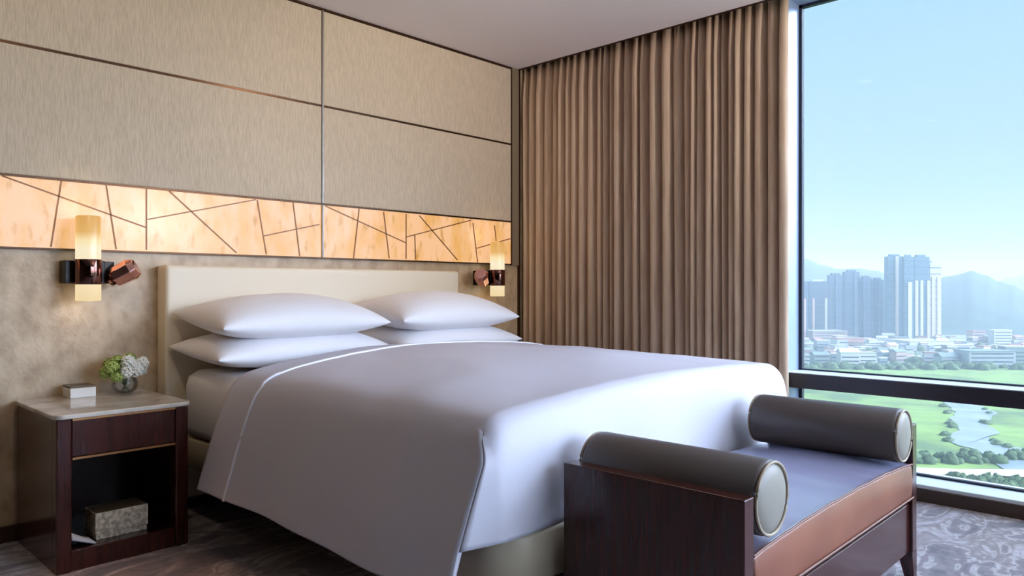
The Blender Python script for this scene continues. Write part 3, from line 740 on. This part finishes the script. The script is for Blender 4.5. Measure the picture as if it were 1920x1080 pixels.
# towers
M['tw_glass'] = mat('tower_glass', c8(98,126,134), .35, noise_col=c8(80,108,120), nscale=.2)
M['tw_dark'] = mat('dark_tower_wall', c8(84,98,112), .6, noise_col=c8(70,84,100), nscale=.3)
M['tw_pale'] = mat('pale_tower_wall', c8(204,190,172), .8)
M['tw_white'] = mat('white_tower_rib', c8(214,210,202), .8)
M['tw_pink'] = mat('pink_tower_rib', c8(216,176,160), .8)
def tower(px0, px1, pytop, d, zsplit, body, ribs, ribm, label, group, cap=None):
    a, b_ = at(px0, d), at(px1, d); n = (b_-a).normalized(); back = Vector((-n.y, n.x, 0)); dep = (b_-a).length*.5
    if back.dot(FW) < 0: back = -back
    H = CH+(540.5-pytop)/FPX*d
    c = (a+b_)/2
    r = empty('tower_block', (c.x, c.y, GZ), label, 'tower block', group)
    def slab(s0, s1, t0, t1, z0, z1, name, m):
        P = [a+n*s0+back*t0, a+n*s1+back*t0, a+n*s1+back*t1, a+n*s0+back*t1]
        return MB().prism([(p.x, p.y) for p in P], z0, z1).build(name, m, r)
    L = (b_-a).length
    slab(0, L, 0, dep, GZ, H, 'tower_body', body)
    zs = H-(H-GZ)*zsplit
    for k, (f0, f1) in enumerate(ribs):
        slab(L*f0, L*f1, -2.5, 0, GZ, zs, 'wall_rib', ribm if k % 2 == 0 else M['tw_white'])
    slab(L*.2, L*.8, dep*.2, dep*.8, H, H+4, 'roof_block', body if cap is None else cap)
    m = MB(); fl = 12
    for k in range(int((H-GZ)/fl)):
        z = GZ+k*fl+6
        P = [a-back*.6, b_-back*.6, b_, a]; m.prism([(p.x, p.y) for p in P], z, z+1.2)
    m.build('floor_bands', M['tw_dark'] if body is M['tw_glass'] else M['tw_glass'], r)
G2 = 'tower blocks outside the window'
tower(1665, 1694, 481, 1400, .0, M['tw_glass'], [(.46,.66)], M['tw_pale'], 'tall teal glass tower at the left of the central pale cluster', G2)
tower(1695.5, 1713, 482, 1375, .30, M['tw_glass'], [(.35,.75)], M['tw_white'], 'narrow teal topped tower, second in the central cluster', G2)
tower(1715, 1743, 482, 1390, .28, M['tw_glass'], [(.0,.2),(.36,.52),(.8,1.0)], M['tw_pale'], 'teal topped tower with three pale ribs in the central cluster', G2)
tower(1744, 1765, 493, 1395, .18, M['tw_pale'], [(.1,.4),(.6,.85)], M['tw_pale'], 'pale tower at the right end of the central cluster', G2)
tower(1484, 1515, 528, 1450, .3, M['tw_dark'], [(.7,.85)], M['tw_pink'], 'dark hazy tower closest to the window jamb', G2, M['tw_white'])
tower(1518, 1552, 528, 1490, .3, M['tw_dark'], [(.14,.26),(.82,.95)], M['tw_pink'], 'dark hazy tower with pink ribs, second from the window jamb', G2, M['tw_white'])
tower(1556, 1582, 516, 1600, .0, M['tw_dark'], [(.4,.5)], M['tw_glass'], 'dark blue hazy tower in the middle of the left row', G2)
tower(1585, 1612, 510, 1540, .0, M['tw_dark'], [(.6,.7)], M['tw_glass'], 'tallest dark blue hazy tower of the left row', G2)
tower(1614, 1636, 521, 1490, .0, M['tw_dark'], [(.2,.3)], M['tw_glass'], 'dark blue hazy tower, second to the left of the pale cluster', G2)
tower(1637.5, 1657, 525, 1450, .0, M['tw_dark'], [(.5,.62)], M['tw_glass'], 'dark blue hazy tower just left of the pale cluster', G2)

# low town
HC = [mat('town_wall_%d' % i, c, .8) for i, c in enumerate((c8(196,192,184), c8(186,162,148), c8(168,174,174), c8(206,204,198), c8(158,144,134), c8(138,152,150)))]
RC = [mat('town_roof_%d' % i, c, .8) for i, c in enumerate((c8(166,164,160), c8(156,112,96), c8(116,130,130), c8(196,194,190)))]
WD = mat('town_window', c8(70,84,96), .3)
WN = ['white','pinkish','pale grey','bright white','tan','grey green']; RN = ['grey','reddish','blue grey','white']
def house(px, d, wpx, h, wi, ri, gable, rot, label=None, group='low buildings in the hazy town'):
    c = at(px, d); L = wpx/FPX*d; W = L*rnd.uniform(.5, .8)
    r = empty('low_building', (c.x, c.y, GZ), label or ('small %s low building with a %s %s roof in the hazy town' % (WN[wi], RN[ri], 'pitched' if gable else 'flat')), 'building', group+('' if label else ', %s with %s %s roofs' % (WN[wi], RN[ri], 'pitched' if gable else 'flat')))
    r.rotation_euler = (0, 0, ANG-PI/2+rot); r['_o'] = (0, 0, 0)
    MB().box(-L/2, L/2, -W/2, W/2, 0, h).build('walls', HC[wi], r)
    if gable:
        MB().add([(-L/2-1,-W/2-1,h),(L/2+1,-W/2-1,h),(L/2+1,W/2+1,h),(-L/2-1,W/2+1,h),(-L/2,0,h+W*.28),(L/2,0,h+W*.28)], [(0,1,5,4),(2,3,4,5),(0,4,3),(1,2,5),(3,2,1,0)]).build('roof', RC[ri], r)
    else: MB().box(-L/2-.5, L/2+.5, -W/2-.5, W/2+.5, h, h+1.2).build('roof', RC[ri], r)
    m = MB(); k = 0
    for fz in range(int(h//5)):
        m.box(-L/2*.9, L/2*.9, -W/2-.25, -W/2, fz*5+2, fz*5+3.6)
    if int(h//5): m.build('window_rows', WD, r)
rnd = random.Random(21)
def drow(py): return 100*FPX/(py-540.5)
for (px, py, wpx, h, wi, ri, gb, lb) in (
  (1590, 688, 34, 19, 3, 3, 1, 'large white pitched roof hall at the town edge, left of centre'),
  (1537, 687, 30, 15, 5, 2, 1, 'grey green pitched hall at the town edge nearest the window jamb'),
  (1623, 687, 30, 17, 3, 0, 0, 'white flat roofed building right of the white hall at the town edge'),
  (1775, 687, 36, 13, 2, 2, 1, 'blue grey pitched shed at the town edge below the pale towers'),
  (1845, 688, 86, 20, 2, 2, 0, 'long pale grey building along the town edge at the right'),
  (1905, 686, 50, 24, 5, 0, 0, 'grey green block at the town edge, far right'),
  (1875, 648, 34, 26, 3, 3, 0, 'white roofed tall block among the buildings at the right'),
  (1547, 636, 66, 16, 1, 0, 0, 'wide pinkish building at the foot of the left towers'),
  (1600, 650, 70, 13, 3, 1, 0, 'long low white and red building in front of the dark towers'),
  (1725, 655, 90, 14, 3, 0, 0, 'long pale podium at the foot of the pale towers'),
  (1830, 641, 26, 20, 1, 1, 0, 'pinkish block with reddish top to the right of the towers')):
    house(px, drow(py), wpx, h, wi, ri, gb, rnd.uniform(-.15, .15), lb, 'landmark buildings of the town')
for i in range(110):
    px = rnd.uniform(1490, 1935); py = rnd.uniform(640, 683)
    house(px, drow(py), rnd.uniform(9, 26), rnd.uniform(6, 15), rnd.randrange(6), rnd.randrange(4), rnd.random() < .4, rnd.uniform(-.5, .5))
for i in range(60):
    px = 1495+i*7.4+rnd.uniform(-4, 4); c = gp_(px, rnd.uniform(650, 684)); s = rnd.uniform(4, 7)
    clump('tree', c, s*1.4, s*1.4, s*1.3, M['bush'], 'hazy dark tree between the buildings of the town', 'trees between the town buildings', 500+i, 'tree')

# haze over the plain
hz = bpy.data.materials.new('haze'); hz.use_nodes = True; t = hz.node_tree; t.nodes.clear()
vs_ = N(t, 'ShaderNodeVolumeScatter'); vs_.inputs['Color'].default_value = (.80, .92, 1, 1); vs_.inputs['Density'].default_value = .00030
oo = N(t, 'ShaderNodeOutputMaterial'); t.links.new(vs_.outputs[0], oo.inputs['Volume'])
o = MB().box(62, 5600, -3000, 6500, GZ+.1, 150).build('haze', hz, loc=(62, 0, GZ)); tag(o, 'thin pale blue haze over the plain, towers and hills', 'haze', kind='stuff')
SC.cycles.max_bounces = 8; SC.cycles.diffuse_bounces = 5; SC.cycles.transparent_max_bounces = 12
SC.cycles.sample_clamp_indirect = 6
for o in bpy.data.objects:
    if '_o' in o: del o['_o']
